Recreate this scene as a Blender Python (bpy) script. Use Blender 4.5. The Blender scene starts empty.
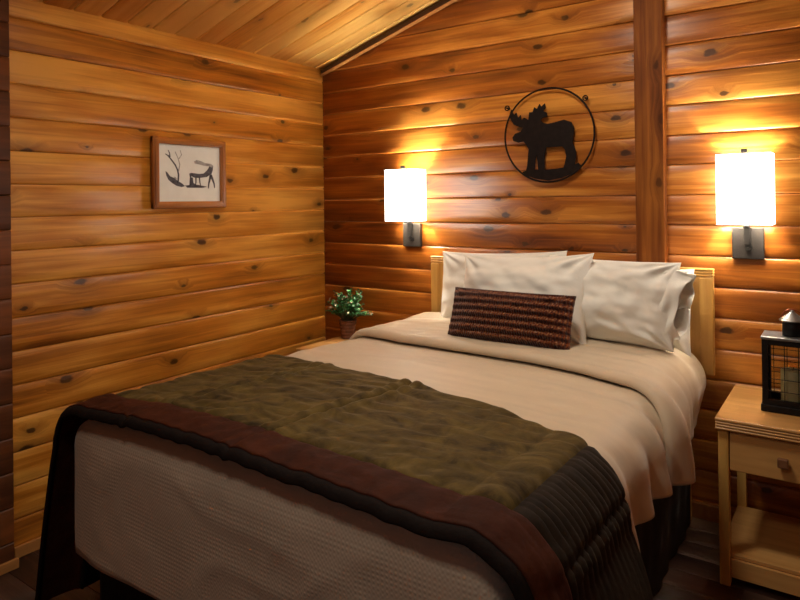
import bpy, bmesh, math, random
from mathutils import Vector, Matrix, noise
from bpy import context as CTX

SC = CTX.scene
COL = SC.collection
random.seed(7)

# ------------------------------------------------------------------ camera
F_PX, CX, CY, CZ = 644.5, 2.8646, -3.2018, 1.464
YAW, PITCH, ROLL = -0.61239, 0.0031, -0.011676
fw = Vector((math.sin(YAW)*math.cos(PITCH), math.cos(YAW)*math.cos(PITCH), math.sin(PITCH)))
rt = Vector((math.cos(YAW), -math.sin(YAW), 0)); up = rt.cross(fw)
c_, s_ = math.cos(ROLL), math.sin(ROLL)
rt2 = c_*rt + s_*up; up2 = -s_*rt + c_*up
cam_d = bpy.data.cameras.new('camera')
cam = bpy.data.objects.new('camera', cam_d); COL.objects.link(cam)
M = Matrix((rt2, up2, -fw)).transposed().to_4x4(); M.translation = Vector((CX, CY, CZ))
cam.matrix_world = M
cam_d.sensor_width = 36.0; cam_d.lens = 36.0*F_PX/800
cam_d.shift_y = -(300-199.13)/800.0
cam_d.clip_start = 0.02
SC.camera = cam

# ------------------------------------------------------------------ world, light, exposure
w = bpy.data.worlds.new('world'); SC.world = w; w.use_nodes = True
w.node_tree.nodes['Background'].inputs[0].default_value = (0.5, 0.42, 0.35, 1)
w.node_tree.nodes['Background'].inputs[1].default_value = 0.05
SC.view_settings.view_transform = 'Standard'
SC.view_settings.look = 'None'
SC.view_settings.exposure = 0.40
SC.view_settings.gamma = 1.0
SC.view_settings.use_curve_mapping = False

def area(name, loc, target, size, energy, color, sy=None):
    l = bpy.data.lights.new(name, 'AREA'); l.energy = energy; l.color = color
    l.size = size
    if sy: l.shape = 'RECTANGLE'; l.size_y = sy
    o = bpy.data.objects.new(name, l); COL.objects.link(o); o.location = loc
    d = Vector(target)-Vector(loc)
    o.rotation_euler = d.to_track_quat('-Z', 'Y').to_euler()
    return o
area('overhead_fill_light', (1.85, -1.35, 2.72), (1.75, -0.9, 0.8), 0.35, 14, (1, 0.90, 0.74))  # overhead fill added to brighten pillows and duvet; no fixture modelled
area('bed_foot_fill_light', (1.95, -2.95, 2.45), (2.0, -1.9, 0.7), 0.25, 5.0, (1, 0.88, 0.72))  # unseen fill added to lift the foot face of the bed
area('rear_cool_fill', (3.2, -4.1, 1.5), (1.4, -1.5, 0.75), 1.0, 1.0, (0.92, 0.95, 1.0))  # weak cool fill added behind the camera; no window is built there

# ------------------------------------------------------------------ material helpers
def new_mat(name):
    m = bpy.data.materials.new(name); m.use_nodes = True
    nt = m.node_tree; b = nt.nodes['Principled BSDF']
    return m, nt, b
def N(nt, t, **kw):
    n = nt.nodes.new(t)
    for k, v in kw.items():
        if k.startswith('i_'): n.inputs[int(k[2:])].default_value = v
        else: setattr(n, k, v)
    return n
def L(nt, a, b): nt.links.new(a, b)
def math_n(nt, op, a, b=None, c=None, clamp=False):
    n = nt.nodes.new('ShaderNodeMath'); n.operation = op; n.use_clamp = clamp
    for i, v in enumerate((a, b, c)):
        if v is None: continue
        if isinstance(v, (int, float)): n.inputs[i].default_value = v
        else: nt.links.new(v, n.inputs[i])
    return n.outputs[0]
def ramp(nt, fac, stops, interp='LINEAR'):
    r = nt.nodes.new('ShaderNodeValToRGB'); cr = r.color_ramp; cr.interpolation = interp
    while len(cr.elements) < len(stops): cr.elements.new(0.5)
    for e, (p, c) in zip(cr.elements, stops):
        e.position = p; e.color = (*c, 1)
    nt.links.new(fac, r.inputs[0]); return r.outputs[0]
def mixc(nt, fac, a, b, bt='MIX'):
    n = nt.nodes.new('ShaderNodeMix'); n.data_type = 'RGBA'; n.blend_type = bt
    for idx, v in ((0, fac), (6, a), (7, b)):
        if isinstance(v, (int, float)): n.inputs[idx].default_value = v
        elif isinstance(v, tuple): n.inputs[idx].default_value = (*v, 1) if len(v) == 3 else v
        else: nt.links.new(v, n.inputs[idx])
    return n.outputs[2]

def plank_mat(name, dark, mid, light, rough=0.42, knots=1.0, grain=1.0, contrast=1.0, bump=0.30, spec=0.5, tonew=0.30):
    """Knotty wood planks. UV in metres (u along the plank), attribute 'tone' per plank."""
    m, nt, b = new_mat(name)
    uv = N(nt, 'ShaderNodeUVMap', uv_map='UVMap')
    sep = N(nt, 'ShaderNodeSeparateXYZ'); L(nt, uv.outputs[0], sep.inputs[0])
    U, V = sep.outputs[0], sep.outputs[1]
    tone = N(nt, 'ShaderNodeAttribute', attribute_name='tone').outputs['Fac']
    # knots
    cm = N(nt, 'ShaderNodeCombineXYZ'); L(nt, math_n(nt, 'MULTIPLY', U, 3.7), cm.inputs[0]); L(nt, math_n(nt, 'MULTIPLY', V, 6.4), cm.inputs[1])
    wob = N(nt, 'ShaderNodeTexNoise', noise_dimensions='2D'); wob.inputs['Scale'].default_value = 7
    L(nt, cm.outputs[0], wob.inputs['Vector'])
    wv = N(nt, 'ShaderNodeVectorMath', operation='MULTIPLY_ADD'); L(nt, wob.outputs['Color'], wv.inputs[0])
    wv.inputs[1].default_value = (0.09, 0.09, 0); L(nt, cm.outputs[0], wv.inputs[2])
    vo = N(nt, 'ShaderNodeTexVoronoi', voronoi_dimensions='2D', feature='F1'); vo.inputs['Scale'].default_value = 1
    L(nt, wv.outputs[0], vo.inputs['Vector'])
    vs = N(nt, 'ShaderNodeSeparateXYZ'); L(nt, vo.outputs['Color'], vs.inputs[0])
    keep = math_n(nt, 'GREATER_THAN', vs.outputs[0], 0.60)
    rad = math_n(nt, 'MULTIPLY_ADD', vs.outputs[1], 0.10, 0.034)
    d = vo.outputs['Distance']
    kn = math_n(nt, 'SUBTRACT', 1.0, math_n(nt, 'DIVIDE', d, rad), clamp=True)   # 1 at centre .. 0 at radius
    kn = math_n(nt, 'MULTIPLY', math_n(nt, 'MULTIPLY', math_n(nt, 'MULTIPLY', kn, 3.0, clamp=True), keep), knots)
    halo = math_n(nt, 'SUBTRACT', 1.0, math_n(nt, 'DIVIDE', d, math_n(nt, 'MULTIPLY', rad, 3.6)), clamp=True)
    halo = math_n(nt, 'MULTIPLY', math_n(nt, 'MULTIPLY', halo, keep), knots)
    # grain flows around the knots
    gv = math_n(nt, 'MULTIPLY_ADD', V, 42.0*grain, math_n(nt, 'MULTIPLY', halo, 2.2))
    g = N(nt, 'ShaderNodeCombineXYZ'); L(nt, math_n(nt, 'MULTIPLY', U, 1.5), g.inputs[0]); L(nt, gv, g.inputs[1])
    n1 = N(nt, 'ShaderNodeTexNoise', noise_dimensions='2D'); n1.inputs['Scale'].default_value = 1.0
    n1.inputs['Detail'].default_value = 4; n1.inputs['Roughness'].default_value = 0.6; n1.inputs['Distortion'].default_value = 0.6
    L(nt, g.outputs[0], n1.inputs['Vector'])
    g2 = N(nt, 'ShaderNodeCombineXYZ'); L(nt, math_n(nt, 'MULTIPLY', U, 1.6), g2.inputs[0]); L(nt, math_n(nt, 'MULTIPLY', V, 9.0), g2.inputs[1])
    n2 = N(nt, 'ShaderNodeTexNoise', noise_dimensions='2D'); n2.inputs['Scale'].default_value = 1.0; n2.inputs['Detail'].default_value = 2
    L(nt, g2.outputs[0], n2.inputs['Vector'])
    f = math_n(nt, 'MULTIPLY_ADD', n1.outputs['Fac'], 0.55*contrast, math_n(nt, 'MULTIPLY', n2.outputs['Fac'], 0.62*contrast))
    f = math_n(nt, 'ADD', f, math_n(nt, 'MULTIPLY', tone, tonew))
    f = math_n(nt, 'SUBTRACT', f, 0.30-(0.55-tonew)*0.5+0.585*(contrast-1), clamp=True)
    col = ramp(nt, f, [(0.10, dark), (0.48, mid), (0.85, light)])
    col = mixc(nt, math_n(nt, 'MULTIPLY', halo, 0.55), col, tuple(x*0.55 for x in dark))
    col = mixc(nt, math_n(nt, 'MULTIPLY', kn, 0.85), col, (0.035, 0.011, 0.004))
    L(nt, col, b.inputs['Base Color'])
    b.inputs['Roughness'].default_value = rough
    b.inputs['Specular IOR Level'].default_value = spec
    bp = N(nt, 'ShaderNodeBump'); bp.inputs['Strength'].default_value = bump; bp.inputs['Distance'].default_value = 0.004
    h = math_n(nt, 'ADD', n1.outputs['Fac'], math_n(nt, 'MULTIPLY', n2.outputs['Fac'], 2.0))
    h = math_n(nt, 'SUBTRACT', h, math_n(nt, 'MULTIPLY', halo, 0.6))
    L(nt, h, bp.inputs['Height']); L(nt, bp.outputs[0], b.inputs['Normal'])
    return m

def wood_mat(name, c1, c2, axis=0, rough=0.4, scale=1.0, streak=14):
    """plain furniture wood; grain along the given object axis"""
    m, nt, b = new_mat(name)
    tc = N(nt, 'ShaderNodeTexCoord'); mp = N(nt, 'ShaderNodeMapping'); L(nt, tc.outputs['Object'], mp.inputs[0])
    sc = [streak*scale]*3; sc[axis] = 1.0*scale; mp.inputs['Scale'].default_value = sc
    n1 = N(nt, 'ShaderNodeTexNoise'); n1.inputs['Scale'].default_value = 2.2; n1.inputs['Detail'].default_value = 5
    n1.inputs['Distortion'].default_value = 0.4
    L(nt, mp.outputs[0], n1.inputs['Vector'])
    L(nt, ramp(nt, n1.outputs['Fac'], [(0.3, c1), (0.7, c2)]), b.inputs['Base Color'])
    b.inputs['Roughness'].default_value = rough
    bp = N(nt, 'ShaderNodeBump'); bp.inputs['Strength'].default_value = 0.08; bp.inputs['Distance'].default_value = 0.002
    L(nt, n1.outputs['Fac'], bp.inputs['Height']); L(nt, bp.outputs[0], b.inputs['Normal'])
    return m

def plain(name, color, rough=0.5, metal=0.0, noise_amt=0.12, nscale=30, bump=0.0, spec=0.5):
    m, nt, b = new_mat(name)
    tc = N(nt, 'ShaderNodeTexCoord'); n1 = N(nt, 'ShaderNodeTexNoise'); n1.inputs['Scale'].default_value = nscale
    n1.inputs['Detail'].default_value = 3; L(nt, tc.outputs['Object'], n1.inputs['Vector'])
    lo = tuple(x*(1-noise_amt) for x in color); hi = tuple(min(1, x*(1+noise_amt)) for x in color)
    L(nt, ramp(nt, n1.outputs['Fac'], [(0.3, lo), (0.7, hi)]), b.inputs['Base Color'])
    b.inputs['Roughness'].default_value = rough; b.inputs['Metallic'].default_value = metal
    b.inputs['Specular IOR Level'].default_value = spec
    if bump:
        bp = N(nt, 'ShaderNodeBump'); bp.inputs['Strength'].default_value = bump; bp.inputs['Distance'].default_value = 0.003
        L(nt, n1.outputs['Fac'], bp.inputs['Height']); L(nt, bp.outputs[0], b.inputs['Normal'])
    return m

def cloth_mat(name, color, rough=0.8, sheen=0.2, nscale=6, namt=0.06, bump=0.15, bscale=(6, 6, 6), weave=0, sheen_tint=(1, 1, 1), spec=0.2):
    m, nt, b = new_mat(name)
    tc = N(nt, 'ShaderNodeTexCoord'); mp = N(nt, 'ShaderNodeMapping'); L(nt, tc.outputs['Object'], mp.inputs[0]); mp.inputs['Scale'].default_value = bscale
    n1 = N(nt, 'ShaderNodeTexNoise'); n1.inputs['Scale'].default_value = nscale; n1.inputs['Detail'].default_value = 4
    L(nt, mp.outputs[0], n1.inputs['Vector'])
    lo = tuple(x*(1-namt) for x in color); hi = tuple(min(1, x*(1+namt)) for x in color)
    L(nt, ramp(nt, n1.outputs['Fac'], [(0.3, lo), (0.7, hi)]), b.inputs['Base Color'])
    b.inputs['Roughness'].default_value = rough; b.inputs['Specular IOR Level'].default_value = spec
    b.inputs['Sheen Weight'].default_value = sheen; b.inputs['Sheen Roughness'].default_value = 0.4
    b.inputs['Sheen Tint'].default_value = (*sheen_tint, 1)
    h = n1.outputs['Fac']
    if weave:
        sp = N(nt, 'ShaderNodeSeparateXYZ'); L(nt, tc.outputs['Object'], sp.inputs[0])
        ck = [math_n(nt, 'SINE', math_n(nt, 'MULTIPLY', sp.outputs[i], weave)) for i in range(3)]
        dots = math_n(nt, 'ADD', math_n(nt, 'MULTIPLY', ck[0], ck[2]), math_n(nt, 'MULTIPLY', ck[1], math_n(nt, 'ADD', ck[0], ck[2])))
        h = math_n(nt, 'MULTIPLY_ADD', dots, 0.10, math_n(nt, 'MULTIPLY', n1.outputs['Fac'], 2.0))
    bp = N(nt, 'ShaderNodeBump'); bp.inputs['Strength'].default_value = bump; bp.inputs['Distance'].default_value = 0.006
    L(nt, h, bp.inputs['Height']); L(nt, bp.outputs[0], b.inputs['Normal'])
    return m

def velvet(name, c_lo, c_hi, sheen=0.6, tint=(1, 0.9, 0.7)):
    m, nt, b = new_mat(name)
    tc = N(nt, 'ShaderNodeTexCoord')
    n1 = N(nt, 'ShaderNodeTexNoise'); n1.inputs['Scale'].default_value = 9; n1.inputs['Detail'].default_value = 6; n1.inputs['Roughness'].default_value = 0.7
    n1.inputs['Distortion'].default_value = 1.0
    L(nt, tc.outputs['Object'], n1.inputs['Vector'])
    L(nt, ramp(nt, n1.outputs['Fac'], [(0.32, c_lo), (0.66, c_hi)]), b.inputs['Base Color'])
    b.inputs['Roughness'].default_value = 0.75; b.inputs['Specular IOR Level'].default_value = 0.15
    b.inputs['Sheen Weight'].default_value = sheen; b.inputs['Sheen Roughness'].default_value = 0.35; b.inputs['Sheen Tint'].default_value = (*tint, 1)
    n2 = N(nt, 'ShaderNodeTexNoise'); n2.inputs['Scale'].default_value = 60; n2.inputs['Detail'].default_value = 3
    L(nt, tc.outputs['Object'], n2.inputs['Vector'])
    bp = N(nt, 'ShaderNodeBump'); bp.inputs['Strength'].default_value = 0.35; bp.inputs['Distance'].default_value = 0.004
    L(nt, n2.outputs['Fac'], bp.inputs['Height']); L(nt, bp.outputs[0], b.inputs['Normal'])
    return m

MAT = {}
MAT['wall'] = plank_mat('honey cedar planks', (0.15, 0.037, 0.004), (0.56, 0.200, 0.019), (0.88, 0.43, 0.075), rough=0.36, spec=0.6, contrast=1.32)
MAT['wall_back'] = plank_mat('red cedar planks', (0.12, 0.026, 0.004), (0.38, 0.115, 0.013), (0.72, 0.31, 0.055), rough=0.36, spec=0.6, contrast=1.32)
MAT['ceil'] = plank_mat('pale cedar ceiling boards', (0.30, 0.105, 0.018), (0.74, 0.34, 0.055), (0.90, 0.56, 0.16), rough=0.5, knots=0.6, spec=0.3, tonew=0.8)
MAT['floor'] = plank_mat('dark walnut floor', (0.018, 0.008, 0.005), (0.060, 0.026, 0.017), (0.14, 0.070, 0.045), rough=0.42, knots=0.3, contrast=1.1)
MAT['post'] = plank_mat('brown timber post', (0.06, 0.015, 0.004), (0.19, 0.055, 0.010), (0.36, 0.125, 0.020), rough=0.6, knots=0.7, spec=0.12, contrast=1.4)
MAT['stub'] = plank_mat('dark log ends', (0.045, 0.014, 0.006), (0.13, 0.040, 0.012), (0.28, 0.085, 0.020), rough=0.5, knots=0.5)
MAT['trim_dark'] = wood_mat('dark rake trim', (0.03, 0.010, 0.005), (0.06, 0.020, 0.008), 0, 0.5)
MAT['trim'] = wood_mat('honey trim', (0.42, 0.17, 0.045), (0.60, 0.28, 0.085), 1, 0.4)
MAT['birch'] = wood_mat('pale birch veneer', (0.56, 0.29, 0.065), (0.72, 0.42, 0.115), 2, 0.38)
MAT['birch_h'] = wood_mat('birch veneer level grain', (0.53, 0.265, 0.08), (0.68, 0.38, 0.13), 0, 0.36)
MAT['knob'] = wood_mat('brown wooden knob', (0.17, 0.07, 0.03), (0.26, 0.115, 0.05), 1, 0.4)
MAT['black_metal'] = plain('blackened steel', (0.012, 0.010, 0.010), 0.5, 0.6, 0.3, 60)
MAT['moose'] = plain('rusted dark steel', (0.010, 0.005, 0.004), 0.7, 0.1, 0.4, 40, 0.2, spec=0.2)
MAT['steel'] = plain('dark nickel', (0.035, 0.030, 0.028), 0.42, 0.25, 0.15, 80, spec=0.4)
MAT['dark_steel'] = plain('dark bronze', (0.014, 0.012, 0.011), 0.45, 0.3, 0.15, 80, spec=0.4)
MAT['grey_metal'] = plain('grey painted tin', (0.32, 0.33, 0.34), 0.35, 0.8, 0.2, 30)
MAT['copper'] = plain('copper ring', (0.30, 0.08, 0.035), 0.4, 0.8, 0.2, 30)
MAT['white_cloth'] = cloth_mat('white cotton', (0.84, 0.82, 0.76), 0.75, 0.15, 5, 0.02, 0.22, (4, 4, 6))
MAT['duvet'] = cloth_mat('taupe sateen', (0.62, 0.50, 0.36), 0.55, 0.25, 3.0, 0.04, 0.30, (2.0, 7.0, 3.0), spec=0.35)
MAT['coverlet'] = cloth_mat('waffle coverlet', (0.62, 0.51, 0.40), 0.8, 0.2, 3, 0.06, 0.45, (2, 2, 2), weave=520)
MAT['olive'] = velvet('olive velvet', (0.020, 0.011, 0.003), (0.130, 0.084, 0.020), 0.22, (0.85, 0.72, 0.40))
MAT['burgundy'] = velvet('burgundy velvet', (0.026, 0.0055, 0.002), (0.060, 0.013, 0.004), 0.06, (0.9, 0.25, 0.15))
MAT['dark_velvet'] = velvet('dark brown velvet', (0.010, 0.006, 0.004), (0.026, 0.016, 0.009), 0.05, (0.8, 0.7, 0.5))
MAT['binding'] = cloth_mat('black brown binding', (0.010, 0.005, 0.004), 0.85, 0.0, 20, 0.2, 0.2)
MAT['skirt'] = cloth_mat('black bed skirt', (0.016, 0.014, 0.014), 0.85, 0.05, 20, 0.2, 0.2)
MAT['ticking'] = cloth_mat('mattress ticking', (0.6, 0.56, 0.5), 0.8, 0.1)
MAT['candle'] = plain('cream wax', (0.88, 0.74, 0.40), 0.5, 0, 0.04, 10)
MAT['bulb_base'] = plain('white socket', (0.7, 0.7, 0.68), 0.5)
MAT['paper'] = plain('print paper', (0.88, 0.90, 0.86), 0.8, 0, 0.03, 20)
MAT['ink'] = plain('grey blue ink', (0.10, 0.095, 0.11), 0.9, 0, 0.5, 90)
MAT['ink_pale'] = plain('pale ink', (0.40, 0.39, 0.38), 0.9, 0, 0.3, 90)
MAT['frame'] = wood_mat('red oak frame', (0.22, 0.060, 0.010), (0.52, 0.18, 0.025), 2, 0.35)
MAT['frame_h'] = wood_mat('red oak frame rail', (0.28, 0.08, 0.010), (0.60, 0.23, 0.030), 1, 0.35)
MAT['pot'] = plain('ribbed brown pot', (0.16, 0.055, 0.022), 0.6, 0, 0.35, 35, 0.3)
MAT['soil'] = plain('potting soil', (0.03, 0.018, 0.01), 0.95, 0, 0.4, 60, 0.5)
MAT['stem'] = plain('plant stem', (0.10, 0.09, 0.03), 0.7)

def leaf_mat():
    m, nt, b = new_mat('green leaves')
    at = N(nt, 'ShaderNodeAttribute', attribute_name='tone')
    L(nt, ramp(nt, at.outputs['Fac'], [(0.0, (0.008, 0.03, 0.012)), (0.45, (0.04, 0.19, 0.06)), (0.80, (0.12, 0.42, 0.14)), (0.90, (0.55, 0.55, 0.30)), (1.0, (0.7, 0.6, 0.45))]), b.inputs['Base Color'])
    b.inputs['Roughness'].default_value = 0.4
    return m
MAT['leaf'] = leaf_mat()

def knit_mat():
    m, nt, b = new_mat('rust and plum knit')
    uv = N(nt, 'ShaderNodeUVMap', uv_map='UVMap')
    sep = N(nt, 'ShaderNodeSeparateXYZ'); L(nt, uv.outputs[0], sep.inputs[0])
    mp = N(nt, 'ShaderNodeMapping'); L(nt, uv.outputs[0], mp.inputs[0]); mp.inputs['Scale'].default_value = (60, 26, 1)
    n1 = N(nt, 'ShaderNodeTexNoise'); n1.inputs['Scale'].default_value = 1; n1.inputs['Detail'].default_value = 2; L(nt, mp.outputs[0], n1.inputs['Vector'])
    row = math_n(nt, 'SINE', math_n(nt, 'MULTIPLY', sep.outputs[1], 2*math.pi*8))
    col = ramp(nt, n1.outputs['Fac'], [(0.30, (0.05, 0.010, 0.005)), (0.46, (0.15, 0.032, 0.010)), (0.58, (0.26, 0.085, 0.022)), (0.68, (0.32, 0.18, 0.12))])
    col2 = ramp(nt, n1.outputs['Fac'], [(0.35, (0.022, 0.006, 0.006)), (0.65, (0.075, 0.018, 0.012))])
    fac = math_n(nt, 'MULTIPLY_ADD', row, 0.5, 0.5, clamp=True)
    L(nt, mixc(nt, fac, col2, col), b.inputs['Base Color'])
    b.inputs['Roughness'].default_value = 0.9; b.inputs['Specular IOR Level'].default_value = 0.1; b.inputs['Sheen Weight'].default_value = 0.15
    n3 = math_n(nt, 'SINE', math_n(nt, 'MULTIPLY', sep.outputs[0], 2*math.pi*52))
    bp = N(nt, 'ShaderNodeBump'); bp.inputs['Strength'].default_value = 0.7; bp.inputs['Distance'].default_value = 0.004
    L(nt, math_n(nt, 'ADD', n3, n1.outputs['Fac']), bp.inputs['Height']); L(nt, bp.outputs[0], b.inputs['Normal'])
    return m
MAT['knit'] = knit_mat()

def emis(name, color, strength, diffuse=(0.8, 0.75, 0.65)):
    m, nt, b = new_mat(name)
    b.inputs['Base Color'].default_value = (*diffuse, 1)
    b.inputs['Emission Color'].default_value = (*color, 1); b.inputs['Emission Strength'].default_value = strength
    b.inputs['Roughness'].default_value = 0.9
    return m
MAT['shade'] = emis('lit linen shade', (1.0, 0.95, 0.86), 6.0)
MAT['bulb'] = emis('lit bulb', (1.0, 0.80, 0.55), 30)

def glass():
    m, nt, b = new_mat('clear pane')
    nt.nodes.remove(b)
    o = nt.nodes['Material Output']
    t = N(nt, 'ShaderNodeBsdfTransparent'); t.inputs[0].default_value = (0.93, 0.95, 0.94, 1)
    g = N(nt, 'ShaderNodeBsdfGlossy'); g.inputs['Roughness'].default_value = 0.05
    fr = N(nt, 'ShaderNodeFresnel'); fr.inputs[0].default_value = 1.45
    mx = N(nt, 'ShaderNodeMixShader'); L(nt, fr.outputs[0], mx.inputs[0]); L(nt, t.outputs[0], mx.inputs[1]); L(nt, g.outputs[0], mx.inputs[2])
    L(nt, mx.outputs[0], o.inputs[0]); return m
MAT['glass'] = glass()

# ------------------------------------------------------------------ object helpers
def link(name, me, mat=None, parent=None, smooth=False):
    o = bpy.data.objects.new(name, me); COL.objects.link(o)
    if mat: me.materials.append(mat)
    if smooth: me.polygons.foreach_set('use_smooth', [True]*len(me.polygons))
    if parent: o.parent = parent
    return o
def from_bm(name, bm, mat=None, parent=None, smooth=False):
    bmesh.ops.recalc_face_normals(bm, faces=bm.faces)
    me = bpy.data.meshes.new(name); bm.to_mesh(me); bm.free()
    return link(name, me, mat, parent, smooth)
def thing(name, label, cat, loc=(0, 0, 0), rotz=0, group=None):
    o = bpy.data.objects.new(name, None); COL.objects.link(o); o.location = loc; o.rotation_euler = (0, 0, rotz)
    o.empty_display_size = 0.05
    o['label'] = label; o['category'] = cat
    if group: o['group'] = group
    return o
def tag(o, label, cat, group=None):
    o['label'] = label; o['category'] = cat
    if group: o['group'] = group
    return o
def box(bm, c, s, bev=0.0, seg=2, rot=None):
    r = bmesh.ops.create_cube(bm, size=1.0); vs = r['verts']
    bmesh.ops.scale(bm, vec=Vector(s), verts=vs)
    if bev > 0:
        es = {e for v in vs for e in v.link_edges}
        rr = bmesh.ops.bevel(bm, geom=list(es), offset=bev, segments=seg, affect='EDGES', profile=0.5)
        vs = list({v for f in rr['faces'] for v in f.verts} | {v for v in vs if v.is_valid})
    if rot is not None: bmesh.ops.rotate(bm, cent=(0, 0, 0), matrix=rot, verts=vs)
    bmesh.ops.translate(bm, vec=Vector(c), verts=vs)
    return vs
def tube(bm, pts, rad, n=8, closed=False):
    pts = [Vector(p) for p in pts]; rings = []; k = len(pts)
    prev = None
    for i, p in enumerate(pts):
        a = pts[i-1] if (i > 0 or closed) else p; b_ = pts[(i+1) % k] if (i < k-1 or closed) else p
        t = (b_-a).normalized()
        if prev is None:
            ref = Vector((0, 0, 1)) if abs(t.z) < 0.9 else Vector((1, 0, 0)); x = t.cross(ref).normalized()
        else: x = (prev - t*prev.dot(t)).normalized()
        prev = x; y = t.cross(x); r = rad[i] if isinstance(rad, (list, tuple)) else rad
        rings.append([bm.verts.new(p + r*(math.cos(2*math.pi*j/n)*x + math.sin(2*math.pi*j/n)*y)) for j in range(n)])
    m = k if closed else k-1
    for i in range(m):
        A, B = rings[i], rings[(i+1) % k]
        for j in range(n): bm.faces.new((A[j], A[(j+1) % n], B[(j+1) % n], B[j]))
    if not closed:
        bm.faces.new(rings[0][::-1]); bm.faces.new(rings[-1])
def lathe(bm, prof, c=(0, 0, 0), n=24):
    rings = []
    for r, z in prof:
        rings.append([bm.verts.new((c[0]+max(r, 1e-4)*math.cos(2*math.pi*j/n), c[1]+max(r, 1e-4)*math.sin(2*math.pi*j/n), c[2]+z)) for j in range(n)])
    for i in range(len(rings)-1):
        for j in range(n): bm.faces.new((rings[i][j], rings[i][(j+1) % n], rings[i+1][(j+1) % n], rings[i+1][j]))
    bm.faces.new(rings[0][::-1]); bm.faces.new(rings[-1])
def prism(bm, poly, to3, depth_vec):
    """extrude 2D polygon; to3 maps (a,b) to Vector"""
    dv = Vector(depth_vec)
    f = [bm.verts.new(to3(a, b)) for a, b in poly]; k = [bm.verts.new(v.co+dv) for v in f]
    bm.faces.new(f); bm.faces.new(k[::-1])
    n = len(f)
    for i in range(n): bm.faces.new((f[i], k[i], k[(i+1) % n], f[(i+1) % n]))
def grid_mesh(name, nu, nv, fn, thick=0.0, uvfn=None):
    me = bpy.data.meshes.new(name)
    vs = [fn(i/(nu-1), j/(nv-1)) for j in range(nv) for i in range(nu)]
    fs = [(j*nu+i, j*nu+i+1, (j+1)*nu+i+1, (j+1)*nu+i) for j in range(nv-1) for i in range(nu-1)]
    me.from_pydata([tuple(v) for v in vs], [], fs); me.update()
    return me
def fnoise(x, y, z=0.0): return noise.noise(Vector((x, y, z)))

# planks: list of strips laid in a plane
PL = 0.14
def plank_field(name, origin, du, dv, dn, rows, mat, kind=True, groove=0.006, bev=0.008, bulge=0.002, seg=1, tone_fn=None, thick=0.02, joint=(6.0, 9.0), nj=True, jitter=0.0015, parent=None, gap=0.0005):
    """rows: list of (v0, v1, u0, u1). Every board gets a bevelled profile, own UV offset and own tone."""
    bm = bmesh.new(); uvl = bm.loops.layers.uv.new('UVMap'); tl = bm.verts.layers.float.new('tone')
    O, DU, DV, DN = Vector(origin), Vector(du), Vector(dv), Vector(dn)
    js = {}
    def jit(v):
        k = round(v, 3)
        if k not in js: js[k] = random.uniform(-jitter, jitter)
        return js[k]
    for v0, v1, u0, u1 in rows:
        a, b_ = v0+jit(v0), v1+jit(v1); p = b_-a
        cuts = [u0]
        if nj:
            x = u0+random.uniform(*joint)*random.random()
            while x < u1-0.4:
                if x > u0+0.3: cuts.append(x)
                x += random.uniform(*joint)
        cuts.append(u1)
        bulge_r = bulge*random.uniform(0.5, 1.5)
        for q in range(len(cuts)-1):
            c0, c1 = cuts[q], cuts[q+1]; tone = tone_fn() if tone_fn else random.random()
            ou, ov = random.uniform(0, 40), random.uniform(0, 40)
            prof = [(gap, -thick), (gap, -groove), (bev*0.4, -groove*0.35), (bev, 0)]
            for k in range(1, 4): prof.append((bev+(p-2*bev)*k/4, bulge_r*math.sin(math.pi*k/4)))
            prof += [(p-bev, 0), (p-bev*0.4, -groove*0.35), (p-gap, -groove), (p-gap, -thick)]
            e = 0.0006
            A = []; B = []
            for (vv, nn) in prof:
                va = bm.verts.new(O+DU*(c0+e)+DV*(a+vv)+DN*nn); vb = bm.verts.new(O+DU*(c1-e)+DV*(a+vv)+DN*nn)
                va[tl] = tone; vb[tl] = tone; A.append(va); B.append(vb)
            for k in range(len(prof)-1):
                f = bm.faces.new((A[k], B[k], B[k+1], A[k+1])); f.smooth = 3 <= k < len(prof)-4
                uvs = ((c0+ou, prof[k][0]+ov), (c1+ou, prof[k][0]+ov), (c1+ou, prof[k+1][0]+ov), (c0+ou, prof[k+1][0]+ov))
                for lp, uv in zip(f.loops, uvs): lp[uvl].uv = uv
            for E_ in (A[::-1], B):
                f = bm.faces.new(E_)
                for lp, t in zip(f.loops, range(len(E_))): lp[uvl].uv = (ou+c0, ov+t*0.01)
            # back
            f = bm.faces.new((A[0], A[-1], B[-1], B[0]))
    # dark backing just behind the grooves
    me = bpy.data.meshes.new(name); bmesh.ops.recalc_face_normals(bm, faces=bm.faces); bm.to_mesh(me); bm.free()
    o = link(name, me, mat, parent)
    if kind: o['kind'] = 'structure'
    return o

# ------------------------------------------------------------------ the room
SL = 0.30                       # roof slope
XR, YF, XW = 2.078, -4.30, 4.156
EAVE = 2.34
def roof_z(x): return EAVE + SL*(x if x <= XR else XW-x)

zl0 = 2.2545                    # a plank seam on the left wall
rows = []
k = zl0
while k > 0: k -= PL
z = k
while z < 2.40:
    a, b_ = max(z, 0.0), min(z+PL, 2.36)
    if b_-a > 0.02: rows.append((a, b_, 0.0, -YF))
    z += PL
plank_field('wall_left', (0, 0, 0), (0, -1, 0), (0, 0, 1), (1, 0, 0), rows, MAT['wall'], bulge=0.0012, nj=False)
zb0 = 2.1785
k = zb0
while k > 0: k -= PL
z = k; rows = []
while z < 3.0:
    a, b_ = max(z, 0.0), z+PL
    if a > EAVE+0.02:
        x0 = (a-EAVE)/SL
        if x0 < XR-0.1: rows.append((a, b_, x0, XW-x0))
    else: rows.append((a, b_, 0.0, XW))
    z += PL
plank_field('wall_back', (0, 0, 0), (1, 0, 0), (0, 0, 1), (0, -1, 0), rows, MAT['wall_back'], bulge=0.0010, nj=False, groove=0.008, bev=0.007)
rows2 = [(r[0], r[1], r[2], r[3]) for r in rows]
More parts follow.
